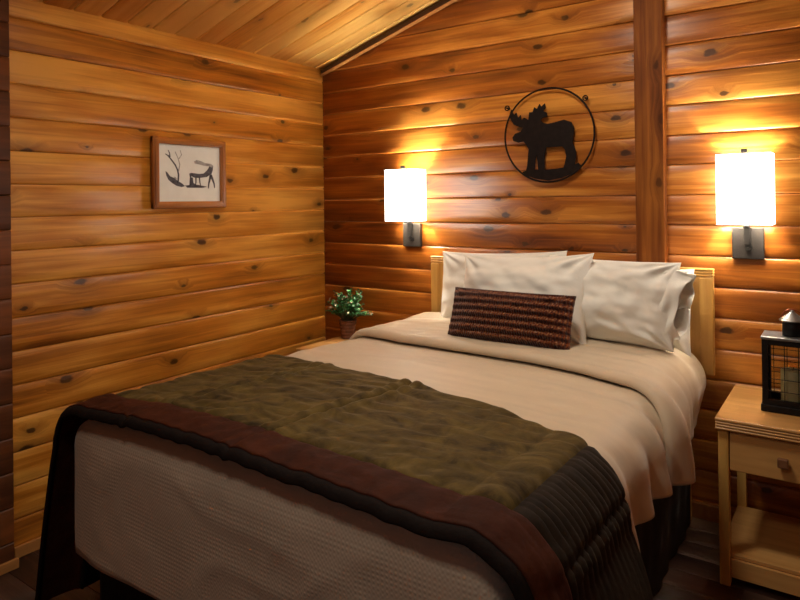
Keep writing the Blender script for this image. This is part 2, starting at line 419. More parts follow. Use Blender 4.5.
plank_field('wall_front', (0, YF, 0), (1, 0, 0), (0, 0, 1), (0, 1, 0), rows2, MAT['wall_back'])
rows3 = [(i*PL, (i+1)*PL, 0.0, -YF) for i in range(17)]
plank_field('wall_right', (XW, 0, 0), (0, -1, 0), (0, 0, 1), (-1, 0, 0), rows3, MAT['wall'])

# ceiling slopes: boards run up the slope, laid side by side along y
ca = math.atan(SL); ls = XR/math.cos(ca)
cl = [(i*0.1335-0.065, (i+1)*0.1335-0.065, 0.0, ls) for i in range(33)]
def ctone(): return random.choice([0.05, 0.4, 0.65, 0.85, 1.0, 0.5, 0.75])
cpar = plank_field('ceiling', (0, 0.0, EAVE), (math.cos(ca), 0, math.sin(ca)), (0, -1, 0), (math.sin(ca), 0, -math.cos(ca)), cl, MAT['ceil'],
            bulge=0.0, groove=0.010, bev=0.008, gap=0.005, joint=(2.5, 5), nj=False, tone_fn=ctone)
plank_field('ceiling', (XW, 0.0, EAVE), (-math.cos(ca), 0, math.sin(ca)), (0, -1, 0), (-math.sin(ca), 0, -math.cos(ca)), cl, MAT['ceil'],
            bulge=0.0, groove=0.010, bev=0.008, gap=0.005, nj=False, tone_fn=ctone)
# floor: dark boards running along x
fl = [(i*0.125, (i+1)*0.125, 0.0, XW) for i in range(35)]
plank_field('floor', (0, 0, 0), (1, 0, 0), (0, -1, 0), (0, 0, 1), fl, MAT['floor'], bulge=0.0, groove=0.003, bev=0.003, joint=(0.7, 1.6))

# timber post standing against the back wall
def uvbox_post(name, c, s, mat, axis=2, tone=0.4, bev=0.004, kind=True):
    bm = bmesh.new(); box(bm, c, s, bev)
    me = bpy.data.meshes.new(name); bmesh.ops.recalc_face_normals(bm, faces=bm.faces)
    uvl = bm.loops.layers.uv.new('UVMap'); tl = bm.verts.layers.float.new('tone')
    for v in bm.verts: v[tl] = tone
    ax = [0, 1, 2]; ax.remove(axis); off = random.uniform(0, 20)
    for f in bm.faces:
        n = f.normal; b_ = ax[0] if abs(n[ax[0]]) < 0.7 else ax[1]
        if abs(n[axis]) > 0.7: a_ = ax[0]; b_ = ax[1]
        else: a_ = axis
        for lp in f.loops: lp[uvl].uv = (lp.vert.co[a_]+off, lp.vert.co[b_]+off)
    bm.to_mesh(me); bm.free(); o = link(name, me, mat)
    if kind: o['kind'] = 'structure'
    return o
uvbox_post('trim_1', (2.086, -0.031, 1.47), (0.130, 0.058, 2.94), MAT['post'], 2, 0.35)
# dark rake trims under the two roof slopes, with a pale lower lip
for n_, sgn in ((2, 1), (3, -1)):
    bm = bmesh.new(); rot = Matrix.Rotation(-ca*sgn, 3, 'Y')
    cx = 1.0+0.01 if sgn > 0 else XW-1.01
    box(bm, (cx, -0.021, roof_z(cx)-0.026), (2.08, 0.028, 0.030), 0.003, 2, rot)
    o = from_bm('trim_%d' % n_, bm, MAT['trim_dark']); o['kind'] = 'structure'
    bm = bmesh.new(); box(bm, (cx, -0.021, roof_z(cx)-0.045), (2.08, 0.034, 0.006), 0.002, 2, rot)
    o = from_bm('trim_%d' % (n_+2), bm, MAT['trim']); o['kind'] = 'structure'
# pilaster of stacked log ends on the left wall
rows = []
k = zl0-0.05
while k > 0: k -= PL
z = k
while z < 2.33:
    a, b_ = max(z, 0.0), min(z+PL, 2.35)
    if b_-a > 0.02: rows.append((a, b_, 1.972, 2.32))
    z += PL
plank_field('wall_stub', (0.075, 0, 0), (0, -1, 0), (0, 0, 1), (1, 0, 0), rows, MAT['stub'], nj=False, thick=0.072, bulge=0.001, bev=0.005,
            tone_fn=lambda: random.choice([0.0, 0.15, 0.3, 0.75]))
# baseboards
def bb(name, c, s, mat=MAT['trim']):
    bm = bmesh.new(); box(bm, c, s, 0.003); o = from_bm(name, bm, mat); o['kind'] = 'structure'
bb('baseboard_left', (0.010, -0.98, 0.024), (0.014, 1.93, 0.048))
bb('baseboard_stub', (0.084, -2.13, 0.020), (0.014, 0.34, 0.040))
bb('baseboard_back', (2.078, -0.010, 0.035), (4.13, 0.014, 0.070))
bb('baseboard_front', (2.078, YF+0.012, 0.035), (4.13, 0.014, 0.070))
bb('baseboard_right', (XW-0.012, -2.15, 0.035), (0.014, 4.27, 0.070))

# ------------------------------------------------------------------ bed
XC, HW, R = 1.517, 0.790, 0.115
FLAT = HW-R
def zt_at(y): return 0.764+0.031*max(0.0, min(1.0, (-y-0.1)/1.9))**2
def sec(s, o=0.0, flare=0.0, zt=0.775, crown=0.024):
    """point on the bed's cross-section: s = signed arc length from the crown, o = offset along the normal."""
    sg = 1 if s >= 0 else -1; a = abs(s)
    if a <= FLAT:
        t = a/FLAT; x = a; z = zt-crown*t*t; nx, nz = 0.0, 1.0
    else:
        z0 = zt-crown; L_ = R*math.pi/2
        if a <= FLAT+L_:
            th = (a-FLAT)/R; x = FLAT+R*math.sin(th); z = z0-R*(1-math.cos(th)); nx, nz = math.sin(th), math.cos(th)
        else:
            d = a-FLAT-L_; x = HW+flare*d; z = z0-R-d; nx, nz = 1.0, 0.0
    return XC+sg*(x+nx*o), z+nz*o
SARC = FLAT+R*math.pi/2
Y_FOOT = -2.085

bed = thing('bed', 'queen bed with pale birch headboard against the log wall', 'bed', (XC, -1.05, 0))
def bl(o): o.parent = bed; o.matrix_parent_inverse = Matrix.Translation((-XC, 1.05, 0)); return o
# headboard
bm = bmesh.new()
hx0, hx1, hz0, hz1 = 0.875, 2.353, 0.672, 1.145
box(bm, ((hx0+hx1)/2, -0.050, (hz0+1.108)/2), (hx1-hx0, 0.034, 1.108-hz0), 0.002)
for i in range(3):
    box(bm, ((hx0+hx1)/2, -0.050, 1.1155+i*0.0128), (hx1-hx0+0.004, 0.042, 0.0100), 0.004, 3)
box(bm, ((hx0+hx1)/2, -0.045, 1.126), (hx1-hx0-0.006, 0.028, 0.040), 0.001)
bl(from_bm('headboard', bm, MAT['birch']))
for x in (hx0+0.028, hx1-0.028):
    bm = bmesh.new(); box(bm, (x, -0.0705, (hz0+1.108)/2), (0.052, 0.006, 1.100-hz0), 0.002)
    bl(from_bm('headboard_stile', bm, MAT['birch']))
for x in (hx0+0.14, hx1-0.14):
    bm = bmesh.new(); box(bm, (x, -0.049, 0.336), (0.07, 0.028, 0.668), 0.003); bl(from_bm('headboard_leg', bm, MAT['birch']))
# mattress and divan
bm = bmesh.new(); pr = []
ns = 40
for i in range(ns+1):
    s = -(SARC+0.33)+(2*(SARC+0.33))*i/ns; pr.append(sec(s, -0.058))
A = [bm.verts.new((x, -0.10, z)) for x, z in pr]; B = [bm.verts.new((x, Y_FOOT+0.04, z)) for x, z in pr]
for i in range(ns): bm.faces.new((A[i], A[i+1], B[i+1], B[i]))
bm.faces.new(A); bm.faces.new(B[::-1]); bm.faces.new((A[0], B[0], B[-1], A[-1]))
bl(from_bm('mattress', bm, MAT['ticking']))
bm = bmesh.new(); box(bm, (XC, -1.06, 0.175), (1.40, 1.90, 0.25), 0.01); bl(from_bm('box_spring', bm, MAT['ticking']))
# bed skirt: pleated cloth round three sides
bm = bmesh.new(); path = []
xa, xb, ya, yb = XC-0.72, XC+0.735, -0.10, Y_FOOT+0.06
def seg(p, q, n):
    for i in range(n): path.append((p[0]+(q[0]-p[0])*i/n, p[1]+(q[1]-p[1])*i/n, (q[1]-p[1]), -(q[0]-p[0])))
seg((xa, ya), (xa, yb), 150); seg((xa, yb), (xb, yb), 120); seg((xb, yb), (xb, ya), 150); path.append((xb, ya, 0, 0))
cols = []
for i, (x, y, nx, ny) in enumerate(path):
    l_ = math.hypot(nx, ny) or 1; nx /= l_; ny /= l_
    wv = 0.004*math.sin(i*0.55)+0.004*math.sin(i*0.21+1)
    side = abs(nx) > 0.5 and y > -1.93; out = (0.016 if x > XC else -0.020) if side else 0.0
    cols.append([bm.verts.new((x-nx*(wv*(1-t))+out*t, y-ny*(wv*(1-t)), 0.006+(0.60 if side else 0.37)*t)) for t in (0, 0.33, 0.66, 1)])
for i in range(len(cols)-1):
    for j in range(3): bm.faces.new((cols[i][j], cols[i+1][j], cols[i+1][j+1], cols[i][j+1]))
o = bl(from_bm('bed_skirt', bm, MAT['skirt'], None, True))
md = o.modifiers.new('thickness', 'SOLIDIFY'); md.thickness = 0.004; md.offset = 0

# cream coverlet tucked over the mattress and foot
hem0 = SARC+0.335
def cov(u, v):
    y0 = -0.12; rr = 0.035
    Ltop = (y0-(Y_FOOT+rr))
    tot = Ltop+rr*math.pi/2
    t = v*tot
    k = max(0.0, min(1.0, (1.86-t)/0.10)); hem = hem0-0.285*k*k*(3-2*k); s = -hem+2*hem*u
    wr = 0.004*fnoise(s*5, t*5)-(0.048*max(0.0, min(1.0, 1-(t-0.1)/0.7)) if s > FLAT else 0)
    if t <= Ltop: y = y0-t; o = 0.0
    else:
        a = (t-Ltop)/rr; y = (Y_FOOT+rr)-rr*math.sin(a); o = -rr*(1-math.cos(a))
    x, z = sec(s, o+wr, 0, zt_at(y))
    return (x, y, z)
me = grid_mesh('coverlet', 90, 70, cov)
bm = bmesh.new(); bm.from_mesh(me)
bm.verts.ensure_lookup_table()
nu, nv = 90, 70
last = [bm.verts[(nv-1)*nu+i] for i in range(nu)]
# foot face built as nested rings narrowing to the bottom centre
cx0, cz0 = XC, 0.33
ring = last
steps = 26
for q in range(1, steps+1):
    f = q/steps
    new = []
    for v in last:
        x = v.co.x+(cx0-v.co.x)*f*0.98; z = v.co.z+(cz0-v.co.z)*f
        edge = min(1, f*6)
        y = v.co.y-0.012*edge+0.010*f*f
        y += (0.012*fnoise(x*2.2+z*1.6, z*2.8, 4.1)-0.022*max(0, 0.22-abs(fnoise(x*2.2+z*5, z*2-x*2.5, 7.7)))-0.014*max(0, 0.18-abs(fnoise(x*5-z*3, z*4+x*1, 2.7))))*edge
        new.append(bm.verts.new((x, y, z)))
    for i in range(nu-1): bm.faces.new((ring[i], ring[i+1], new[i+1], new[i]))
    ring = new
cov_o = from_bm('coverlet', bm, MAT['coverlet'], None, True); bpy.data.meshes.remove(me)
md = cov_o.modifiers.new('thickness', 'SOLIDIFY'); md.thickness = 0.006; md.offset = -1
tag(cov_o, 'cream waffle coverlet covering the mattress and foot of the bed', 'coverlet')

def head_edge(s):
    pts = [(-1.8, -1.20), (-0.78, -1.20), (0.0, -1.30), (0.42, -1.36), (0.70, -1.47), (0.86, -1.56), (1.9, -1.62)]
    for (a, fa), (b_, fb) in zip(pts, pts[1:]):
        if s <= b_:
            t = max(0, (s-a)/(b_-a)); return fa+(fb-fa)*t
    return pts[-1][1]
# taupe duvet
def foldline(x):
    pts = [(0.60, -0.50), (0.735, -0.60), (1.10, -0.71), (1.66, -0.785), (2.02, -0.79), (2.20, -0.84), (2.33, -0.95), (2.6, -1.02)]
    for (a, fa), (b_, fb) in zip(pts, pts[1:]):
        if x <= b_:
            t = max(0, (x-a)/(b_-a)); return fa+(fb-fa)*t
    return pts[-1][1]
def headpinch(y):
    t = max(0.0, min(1.0, (-y-0.2)/0.7)); return 0.022*(1-t*t*(3-2*t))
def side_w(s):
    return max(0.0, (abs(s)-FLAT*0.96)/(SARC+0.2-FLAT*0.96))
def duvet_off(s, y, base):
    w_ = min(1.2, side_w(s))
    bg = max(0.0, min(1.0, (-y-0.15)/0.9)); bg = bg*bg*(3-2*bg); und = max(0.0, min(1.0, (y-head_edge(s)+0.10)/0.12))
    o = base + (0.058*bg-0.040)*math.sin(min(1, w_*1.25)*math.pi*0.5)
    fold = math.sin(y*19+3.0*fnoise(y*1.7, 3.1, 0.5)*2+s*1.3)
    fold2 = math.sin(y*37+s*2+4*fnoise(y*2.3, s*1.1, 2.0))
    o += w_**1.2*(0.042*fold+0.021*fold2)*und*(0.15+0.85*bg)-0.022*(1-und)*min(1, w_)
    o += -0.016*(1-und)+und*(1-min(1, w_))*(0.009*fnoise(s*1.6, y*4.4, 1.0)+0.007*fnoise(s*2.4+y*2, y*10, 2.2)+0.004*fnoise(s*3.4-y*3, y*19, 4.2))
    o -= 0.012*max(0, (abs(s)-SARC)/0.3)
    o -= (headpinch(y)+(0.026 if base > 0.05 else 0))*min(1, w_*1.2)*0.9
    # diagonal drag lines running down to the right-hand corner
    rdg = fnoise((s-y*0.8)*7.5, (s+y)*1.2, 5.0)
    o += und*0.010*rdg*max(0, min(1, (s-0.30)/0.45))
    return o
def duvet_fn(y0f, y1f, base, ext, roll0=0.0, roll1=0.0):
    def fn(u, v):
        s = -ext(0, 0)+(ext(1, 0)+ext(0, 0))*u
        x0, _ = sec(max(-SARC-0.1, min(SARC+0.1, s)))
        ya, yb = y0f(x0), y1f(x0)
        y = ya+(yb-ya)*v
        o = duvet_off(s, y, base)
        if roll1 and v > 0.0:
            d = abs(yb-y)
            if d < roll1: o -= (roll1-math.sqrt(max(0, roll1**2-(roll1-d)**2)))*0.9
        x, z = sec(s, o, 0.05*max(0, min(1, -y-0.1)), zt_at(y))
        # hem height varies a little
        if abs(s) > SARC: z += 0.020*math.sin(y*5+1)*((abs(s)-SARC)/0.2)
        return (x, y, z)
    return fn
duvet = thing('duvet', 'smooth taupe duvet spread over the bed below the pillows', 'duvet', (XC, -1.0, 0.75))
def dl(o): o.parent = duvet; o.matrix_parent_inverse = Matrix.Translation((-XC, 1.0, -0.75)); return o
extR = SARC+0.105
me = grid_mesh('body_panel', 210, 150, duvet_fn(lambda x: foldline(x)+0.10, lambda x: -1.88, 0.020, lambda k, z_: extR))
o = dl(link('body_panel', me, MAT['duvet'], None, True))
md = o.modifiers.new('thickness', 'SOLIDIFY'); md.thickness = 0.016; md.offset = -1
me = grid_mesh('turned_down_edge', 210, 90, duvet_fn(lambda x: -0.115, foldline, 0.060, lambda k, z_: extR+0.02, 0, 0.020))
o = dl(link('turned_down_edge', me, MAT['duvet'], None, True))
md = o.modifiers.new('thickness', 'SOLIDIFY'); md.thickness = 0.022; md.offset = -1

# ------------------------------------------------------------------ velvet bed runner
BAND = -1.965          # where olive meets burgundy
RY = -2.082
SEAMS = (-0.40, 0.06)
def runner_pt(s, y, extra=0.0, over=0.0):
    damp = 1.0 if y > BAND+0.001 else 0.3
    """y on the top; over = distance past the foot edge"""
    w_ = side_w(s)
    o = 0.035+extra+(0.066 if s > 0 else 0.026)*math.sin(min(1, w_*1.25)*math.pi*0.5)
    o += 0.008*max(0, 1-w_)*fnoise(s*2.2, y*3.2, 9.0)
    pk = math.exp(-max(0, (y-BAND))/0.075) if y > BAND else 0.35
    ph = 6*fnoise(s*3, y*2, 1.5)
    if abs(s) < SARC-0.02:
        o += pk*0.0050*math.sin(s*95-y*30+ph)*(0.5+fnoise(s*3, y*4, 6.6))
        o += 0.0065*fnoise(s*9+y*5, y*22-s*5, 3.0)*(1 if y > BAND else 0.4)
        o += 0.012*max(0, 0.3-abs(fnoise(s*4-y*6, s*3+y*9, 8.0)))
    for c in SEAMS:
        d = abs(s-c-0.06*(y+1.5))
        o += damp*(-0.017*math.exp(-(d/0.009)**2)+0.008*math.exp(-((d-0.026)/0.014)**2))
    o -= 0.010*math.exp(-((y-BAND)/0.008)**2)
    dd = abs(s)-(FLAT+0.055)
    if dd > -0.03:
        o -= damp*(0.010*math.exp(-(dd/0.007)**2)+0.010*math.exp(-((dd-0.09)/0.007)**2))
    if 0 < dd < 0.09:
        o += damp*0.0019*math.sin(y*235+ph*2.2)*math.sin(math.pi*dd/0.09)
    if dd > 0.09:
        o += damp*0.0025*math.sin(y*200+ph*2)*math.exp(-(dd-0.09)/0.04)+0.012*min(1, (dd-0.09)*3)*math.sin(y*17+2*fnoise(y*2, s*1.5, 0))
    r = 0.030
    if over > 0:
        a = min(over/r, math.pi/2); o -= r*(1-math.cos(a)); y = y-r*math.sin(a)
        if over > r*math.pi/2: o -= (over-r*math.pi/2)
    fl_ = 0.30 if s > 0 else 0.22
    x, z = sec(s, o, fl_, zt_at(y))
    if s < 0 and abs(s) > SARC: x -= 0.0
    return (x, y, max(z, 0.012))
runner = thing('bed_runner', 'olive velvet runner with burgundy border draped across the foot of the bed', 'blanket', (XC, -1.7, 0.8))
def rl(o, th=0.012):
    o.parent = runner; o.matrix_parent_inverse = Matrix.Translation((-XC, 1.7, -0.8))
    md = o.modifiers.new('thickness', 'SOLIDIFY'); md.thickness = th; md.offset = -1
    return o
SE = FLAT+0.055
SEND = SARC+0.58
def patch(s0, s1, ya, yb, extra=0.0):
    def fn(u, v):
        s = s0+(s1-s0)*u; a = ya(s) if callable(ya) else ya; b_ = yb(s) if callable(yb) else yb
        ex = extra
        y = a+(b_-a)*v
        if callable(ya):
            d = abs(y-a)
            if d < 0.02: ex -= 0.022*(1-math.sqrt(max(0, 1-(1-d/0.02)**2)))
        return runner_pt(s, y, ex)
    return fn
rl(link('center_panel', grid_mesh('center_panel', 420, 170, patch(-SE, SE, head_edge, BAND)), MAT['olive'], None, True))
for sg in (-1, 1):
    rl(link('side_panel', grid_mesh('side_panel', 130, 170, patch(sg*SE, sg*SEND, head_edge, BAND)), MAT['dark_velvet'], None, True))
def band(u, v):
    s = -SEND+2*SEND*u; Lt = (BAND-RY); tot = Lt+0.012
    t = v*tot
    return runner_pt(s, BAND-min(t, Lt), 0.006*math.sin(math.pi*min(1, t/Lt)), max(0, t-Lt))
rl(link('border_band', grid_mesh('border_band', 420, 30, band), MAT['burgundy'], None, True))
def bind(u, v):
    s = -SEND+2*SEND*u
    return runner_pt(s, RY, 0.003*math.sin(math.pi*v)-0.001, 0.011+0.026*v)
rl(link('binding', grid_mesh('binding', 420, 8, bind), MAT['binding'], None, True), 0.010)

# ------------------------------------------------------------------ pillows
def pillow_mesh(name, W, H, T, seed=0, pinch=0.10, wr=0.012, n=70, uv=False, p=3.0, corner=0.06, dent=0.0, ripple=0.0):
    me = bpy.data.meshes.new(name); vs = []; fs = []
    def pt(u, v, side):
        e = 1-corner*(1-abs(v)**2.2)*1.0; e2 = 1-corner*1.3*(1-abs(u)**2.2)
        x = W/2*u*e; z = H/2*v*e2
        prof = max(0, (1-abs(u)**p))**0.55*max(0, (1-abs(v)**p))**0.55
        th = T/2*prof
        nz_ = fnoise(u*2.3+seed, v*2.3, side*3+seed)*wr*1.2+fnoise(u*5+v*3+seed, v*4-u*2, side+seed*2)*wr*0.6
        # creases radiating from the corners
        for cu in (-1, 1):
            for cv in (-1, 1):
                du, dv_ = u-cu, v-cv; rr = math.hypot(du, dv_); an = math.atan2(dv_, du)
                nz_ += wr*0.9*math.sin(an*11+seed)*math.exp(-(rr-0.25)**2/0.10)
        nz_ -= dent*math.exp(-((u-0.1)**2/0.25+(v-0.25)**2/0.3))
        if ripple: nz_ += ripple*math.cos(v*math.pi*8)*(1)
        th = max(th+nz_*min(1, prof*1.6), 0.0)
        return (x, side*th, z)
    idx = {}
    for side in (-1, 1):
        for j in range(n+1):
            for i in range(n+1):
                u = -1+2*i/n; v = -1+2*j/n
                # denser near edges
                u = math.sin(u*math.pi/2)*0.55+u*0.45; v = math.sin(v*math.pi/2)*0.55+v*0.45
                border = i in (0, n) or j in (0, n)
                if border and side == 1: idx[(1, i, j)] = idx[(-1, i, j)]; continue
                idx[(side, i, j)] = len(vs); vs.append(pt(u, v, side))
    for side in (-1, 1):
        for j in range(n):
            for i in range(n):
                q = [idx[(side, i, j)], idx[(side, i+1, j)], idx[(side, i+1, j+1)], idx[(side, i, j+1)]]
                if side == 1: q = q[::-1]
                if len(set(q)) > 2: fs.append(q)
    me.from_pydata(vs, [], fs); me.update()
    if uv:
        ul = me.uv_layers.new(name='UVMap')
        for lp in me.loops:
            co = me.vertices[lp.vertex_index].co; ul.data[lp.index].uv = (co.x/W+0.5, co.z/H+0.5)
    return me
def place(o, loc, lean, yaw=0, roll=0):
    o.rotation_euler = (Matrix.Rotation(yaw, 3, 'Z') @ Matrix.Rotation(-lean, 3, 'X') @ Matrix.Rotation(roll, 3, 'Y')).to_euler()
    o.location = loc
G = 'white pillows at the head of the bed'
o = link('pillow', pillow_mesh('pillow', 0.72, 0.42, 0.18, 1.3, wr=0.016, corner=0.05, p=2.5), MAT['white_cloth'], None, True)
place(o, (1.355, -0.160, 0.990), 0.20, 0.0, -0.04); tag(o, 'white pillow leaning on the left half of the birch headboard, behind the others', 'pillow', G)
o = link('pillow', pillow_mesh('pillow', 0.70, 0.40, 0.10, 5.7, wr=0.014, corner=0.03), MAT['white_cloth'], None, True)
place(o, (1.935, -0.150, 0.950), 0.22, 0.0, 0.0); tag(o, 'white pillow on the right, almost hidden behind the big creased one', 'pillow', G)
# right front pillow: case with an open, folded end
root = thing('pillow', 'plump white pillow on the right with an open creased case end', 'pillow', (0, 0, 0), 0, G)
pw = link('pillow_body', pillow_mesh('pillow_body', 0.60, 0.38, 0.23, 3.1, wr=0.018, corner=0.045, p=2.5, dent=0.012), MAT['white_cloth'], root, True)
def caseend(u, v):
    a = u*2*math.pi; t = v
    rx = 0.182*(1-0.20*t); ry = 0.055*(1-0.25*t)+0.010
    z = rx*math.sin(a)*(1-0.06*t); y = ry*math.cos(a)*(1-0.35*abs(math.sin(a)))
    x = 0.205+0.125*t+0.020*math.sin(a*1.0+0.6)*t
    y += 0.016*math.sin(a*5+t*5)*t+0.014*fnoise(a*1.5, t*3, 2.0)
    z += 0.012*fnoise(math.cos(a)*2, math.sin(a)*2, t*3)
    x += 0.030*t*fnoise(math.cos(a)*1.6+3, math.sin(a)*1.6, 1.0)
    return (x, y, z)
ce = link('case_end', grid_mesh('case_end', 90, 24, caseend), MAT['white_cloth'], root, True)
md = ce.modifiers.new('thickness', 'SOLIDIFY'); md.thickness = 0.003
place(root, (1.957, -0.300, 1.010), 0.30, -0.04, 0.015)
o = link('pillow', pillow_mesh('pillow', 0.665, 0.44, 0.24, 8.9, wr=0.018, corner=0.085, p=2.5), MAT['white_cloth'], None, True)
place(o, (1.585, -0.400, 1.000), 0.36, 0.0, -0.045); tag(o, 'white pillow in the middle, directly behind the brown knitted cushion', 'pillow', G)
o = link('cushion', pillow_mesh('cushion', 0.590, 0.250, 0.16, 4.4, wr=0.006, uv=True, corner=0.030, ripple=0.0060, n=90, p=3.4), MAT['knit'], None, True)
place(o, (1.610, -0.590, 0.937), 0.35, 0.0, 0.0); tag(o, 'rust brown ribbed knit lumbar cushion leaning on the middle white pillow', 'cushion')

# ------------------------------------------------------------------ nightstands
def nightstand(loc, label):
    """origin at the back left corner on the floor; width .44, depth .53, height .63"""
    t = thing('nightstand', label, 'nightstand', loc, 0, None)
    W, D, H = 0.44, 0.525, 0.63
    def p(name, bm, m, par=None, sm=False): return from_bm(name, bm, m, par or t, sm)
    bm = bmesh.new()
    box(bm, (W/2, -D/2, H-0.006), (W, D, 0.012), 0.004, 3)
    for i in range(3): box(bm, (W/2, -D/2, H-0.018-i*0.0105), (W-0.002, D-0.002, 0.0085), 0.0036, 3)
    box(bm, (W/2, -D/2, H-0.024), (W-0.014, D-0.014, 0.034), 0.0)
    p('top', bm, MAT['birch_h'])
    for x in (0.026, W-0.026):
        for y in (-0.03, -D+0.035):
            bm = bmesh.new(); box(bm, (x, y, 0.294), (0.036, 0.036, 0.588), 0.003); p('leg', bm, MAT['birch'])
    for x in (0.020, W-0.020):
        bm = bmesh.new(); box(bm, (x, -D/2, 0.505), (0.014, D-0.12, 0.165), 0.001); p('side_panel', bm, MAT['birch_h'])
    bm = bmesh.new(); box(bm, (W/2, -0.022, 0.505), (W-0.09, 0.012, 0.165), 0.001); p('back_panel', bm, MAT['birch_h'])
    bm = bmesh.new()
    box(bm, (W/2, -D+0.030, 0.5085), (W-0.094, 0.018, 0.146), 0.003)
    box(bm, (W/2, -D/2-0.02, 0.448), (W-0.10, D-0.12, 0.008), 0); 
    for x in (0.058, W-0.058): box(bm, (x, -D/2-0.02, 0.50), (0.010, D-0.12, 0.10), 0)
    dr = p('drawer', bm, MAT['birch_h'])
    bm = bmesh.new(); box(bm, (W/2, -D+0.003, 0.505), (0.034, 0.020, 0.034), 0.004, 2)
    box(bm, (W/2, -D+0.017, 0.505), (0.018, 0.012, 0.018), 0.002)
    o = p('knob', bm, MAT['knob'], dr); o['label'] = 'square brown wooden knob'
    bm = bmesh.new(); box(bm, (W/2, -D/2, 0.108), (W-0.016, D-0.078, 0.014), 0.002)
    p('shelf', bm, MAT['birch_h'])
    bm = bmesh.new(); box(bm, (W/2, -D+0.034, 0.066), (W-0.09, 0.014, 0.068), 0.002); p('apron', bm, MAT['birch_h'])
    return t
nightstand((2.430, -0.020, 0.008), 'pale birch nightstand with one drawer, right of the bed')
nightstand((0.262, -0.020, 0.004), 'pale wooden nightstand in the corner, almost hidden behind the bed')

# ------------------------------------------------------------------ lantern
lan = thing('lantern', 'black metal candle lantern with wire grid on the right nightstand', 'lantern', (2.668, -0.300, 0.640), 0)
SX, SY, HL = 0.098, 0.066, 0.275
bm = bmesh.new(); box(bm, (0, 0, 0.013), (2*SX+0.010, 2*SY+0.010, 0.026), 0.003); from_bm('base', bm, MAT['black_metal'], lan)
bm = bmesh.new()
for sx in (-1, 1):
    for sy in (-1, 1): box(bm, (sx*(SX-0.010), sy*(SY-0.009), (HL+0.026)/2), (0.020, 0.018, HL-0.026), 0.001)
for z in (0.036, HL-0.010):
    for sd in (-1, 1):
        box(bm, (0, sd*(SY-0.009), z), (2*SX-0.038, 0.016, 0.020), 0); box(bm, (sd*(SX-0.009), 0, z), (0.016, 2*SY-0.034, 0.020), 0)
from_bm('frame', bm, MAT['black_metal'], lan)
bm = bmesh.new()
for sd in (-1, 1):
    for a in (-0.069, -0.023, 0.023, 0.069): tube(bm, [(a, sd*(SY-0.005), 0.040), (a, sd*(SY-0.005), HL-0.015)], 0.0016, 6)
    for a in (-0.02, 0.02): tube(bm, [(sd*(SX-0.005), a, 0.040), (sd*(SX-0.005), a, HL-0.015)], 0.0016, 6)
    for i in range(4):
        z = 0.080+i*0.046
        tube(bm, [(-SX+0.018, sd*(SY-0.004), z), (SX-0.018, sd*(SY-0.004), z)], 0.0016, 6)
        tube(bm, [(sd*(SX-0.004), -SY+0.016, z), (sd*(SX-0.004), SY-0.016, z)], 0.0016, 6)
from_bm('wire_grid', bm, MAT['black_metal'], lan)
for sd in (-1, 1):
    bm = bmesh.new(); box(bm, (0, sd*(SY-0.0115), HL/2+0.012), (2*SX-0.038, 0.002, HL-0.060), 0); from_bm('glass_pane', bm, MAT['glass'], lan)
    bm = bmesh.new(); box(bm, (sd*(SX-0.0115), 0, HL/2+0.012), (0.002, 2*SY-0.034, HL-0.060), 0); from_bm('glass_pane', bm, MAT['glass'], lan)
bm = bmesh.new(); box(bm, (0, 0, HL+0.006), (2*SX+0.008, 2*SY+0.008, 0.012), 0.003); o = from_bm('top_plate', bm, MAT['grey_metal'], lan); o['label'] = 'grey metal top plate'
z_ = HL+0.011
bm = bmesh.new(); lathe(bm, [(0.034, z_), (0.034, z_+0.056), (0.030, z_+0.058)], n=28)
ch = from_bm('chimney', bm, MAT['black_metal'], lan, True)
bm = bmesh.new(); lathe(bm, [(0.030, z_+0.056), (0.044, z_+0.058), (0.045, z_+0.062), (0.010, z_+0.092), (0.006, z_+0.100)], n=28)
o = from_bm('chimney_cap', bm, MAT['grey_metal'], ch); o['label'] = 'grey conical cap'
bm = bmesh.new(); tube(bm, [(0.036*math.cos(a*math.pi/20), 0.002, z_+0.064+0.038*math.sin(a*math.pi/20)) for a in range(21)], 0.0028, 8)
o = from_bm('handle', bm, MAT['copper'], lan, True); o['label'] = 'reddish wire carrying ring'
can = thing('candle', 'cream pillar candle inside the black lantern', 'candle', (2.668, -0.300, 0.6665), 0)
bm = bmesh.new(); lathe(bm, [(0.040, 0), (0.041, 0.002), (0.041, 0.126), (0.038, 0.130), (0.030, 0.127), (0.004, 0.125)], n=32); from_bm('wax', bm, MAT['candle'], can, True)
bm = bmesh.new(); tube(bm, [(0, 0, 0.124), (0.001, 0, 0.132), (0.003, 0, 0.139)], 0.0014, 6); from_bm('wick', bm, MAT['black_metal'], can)

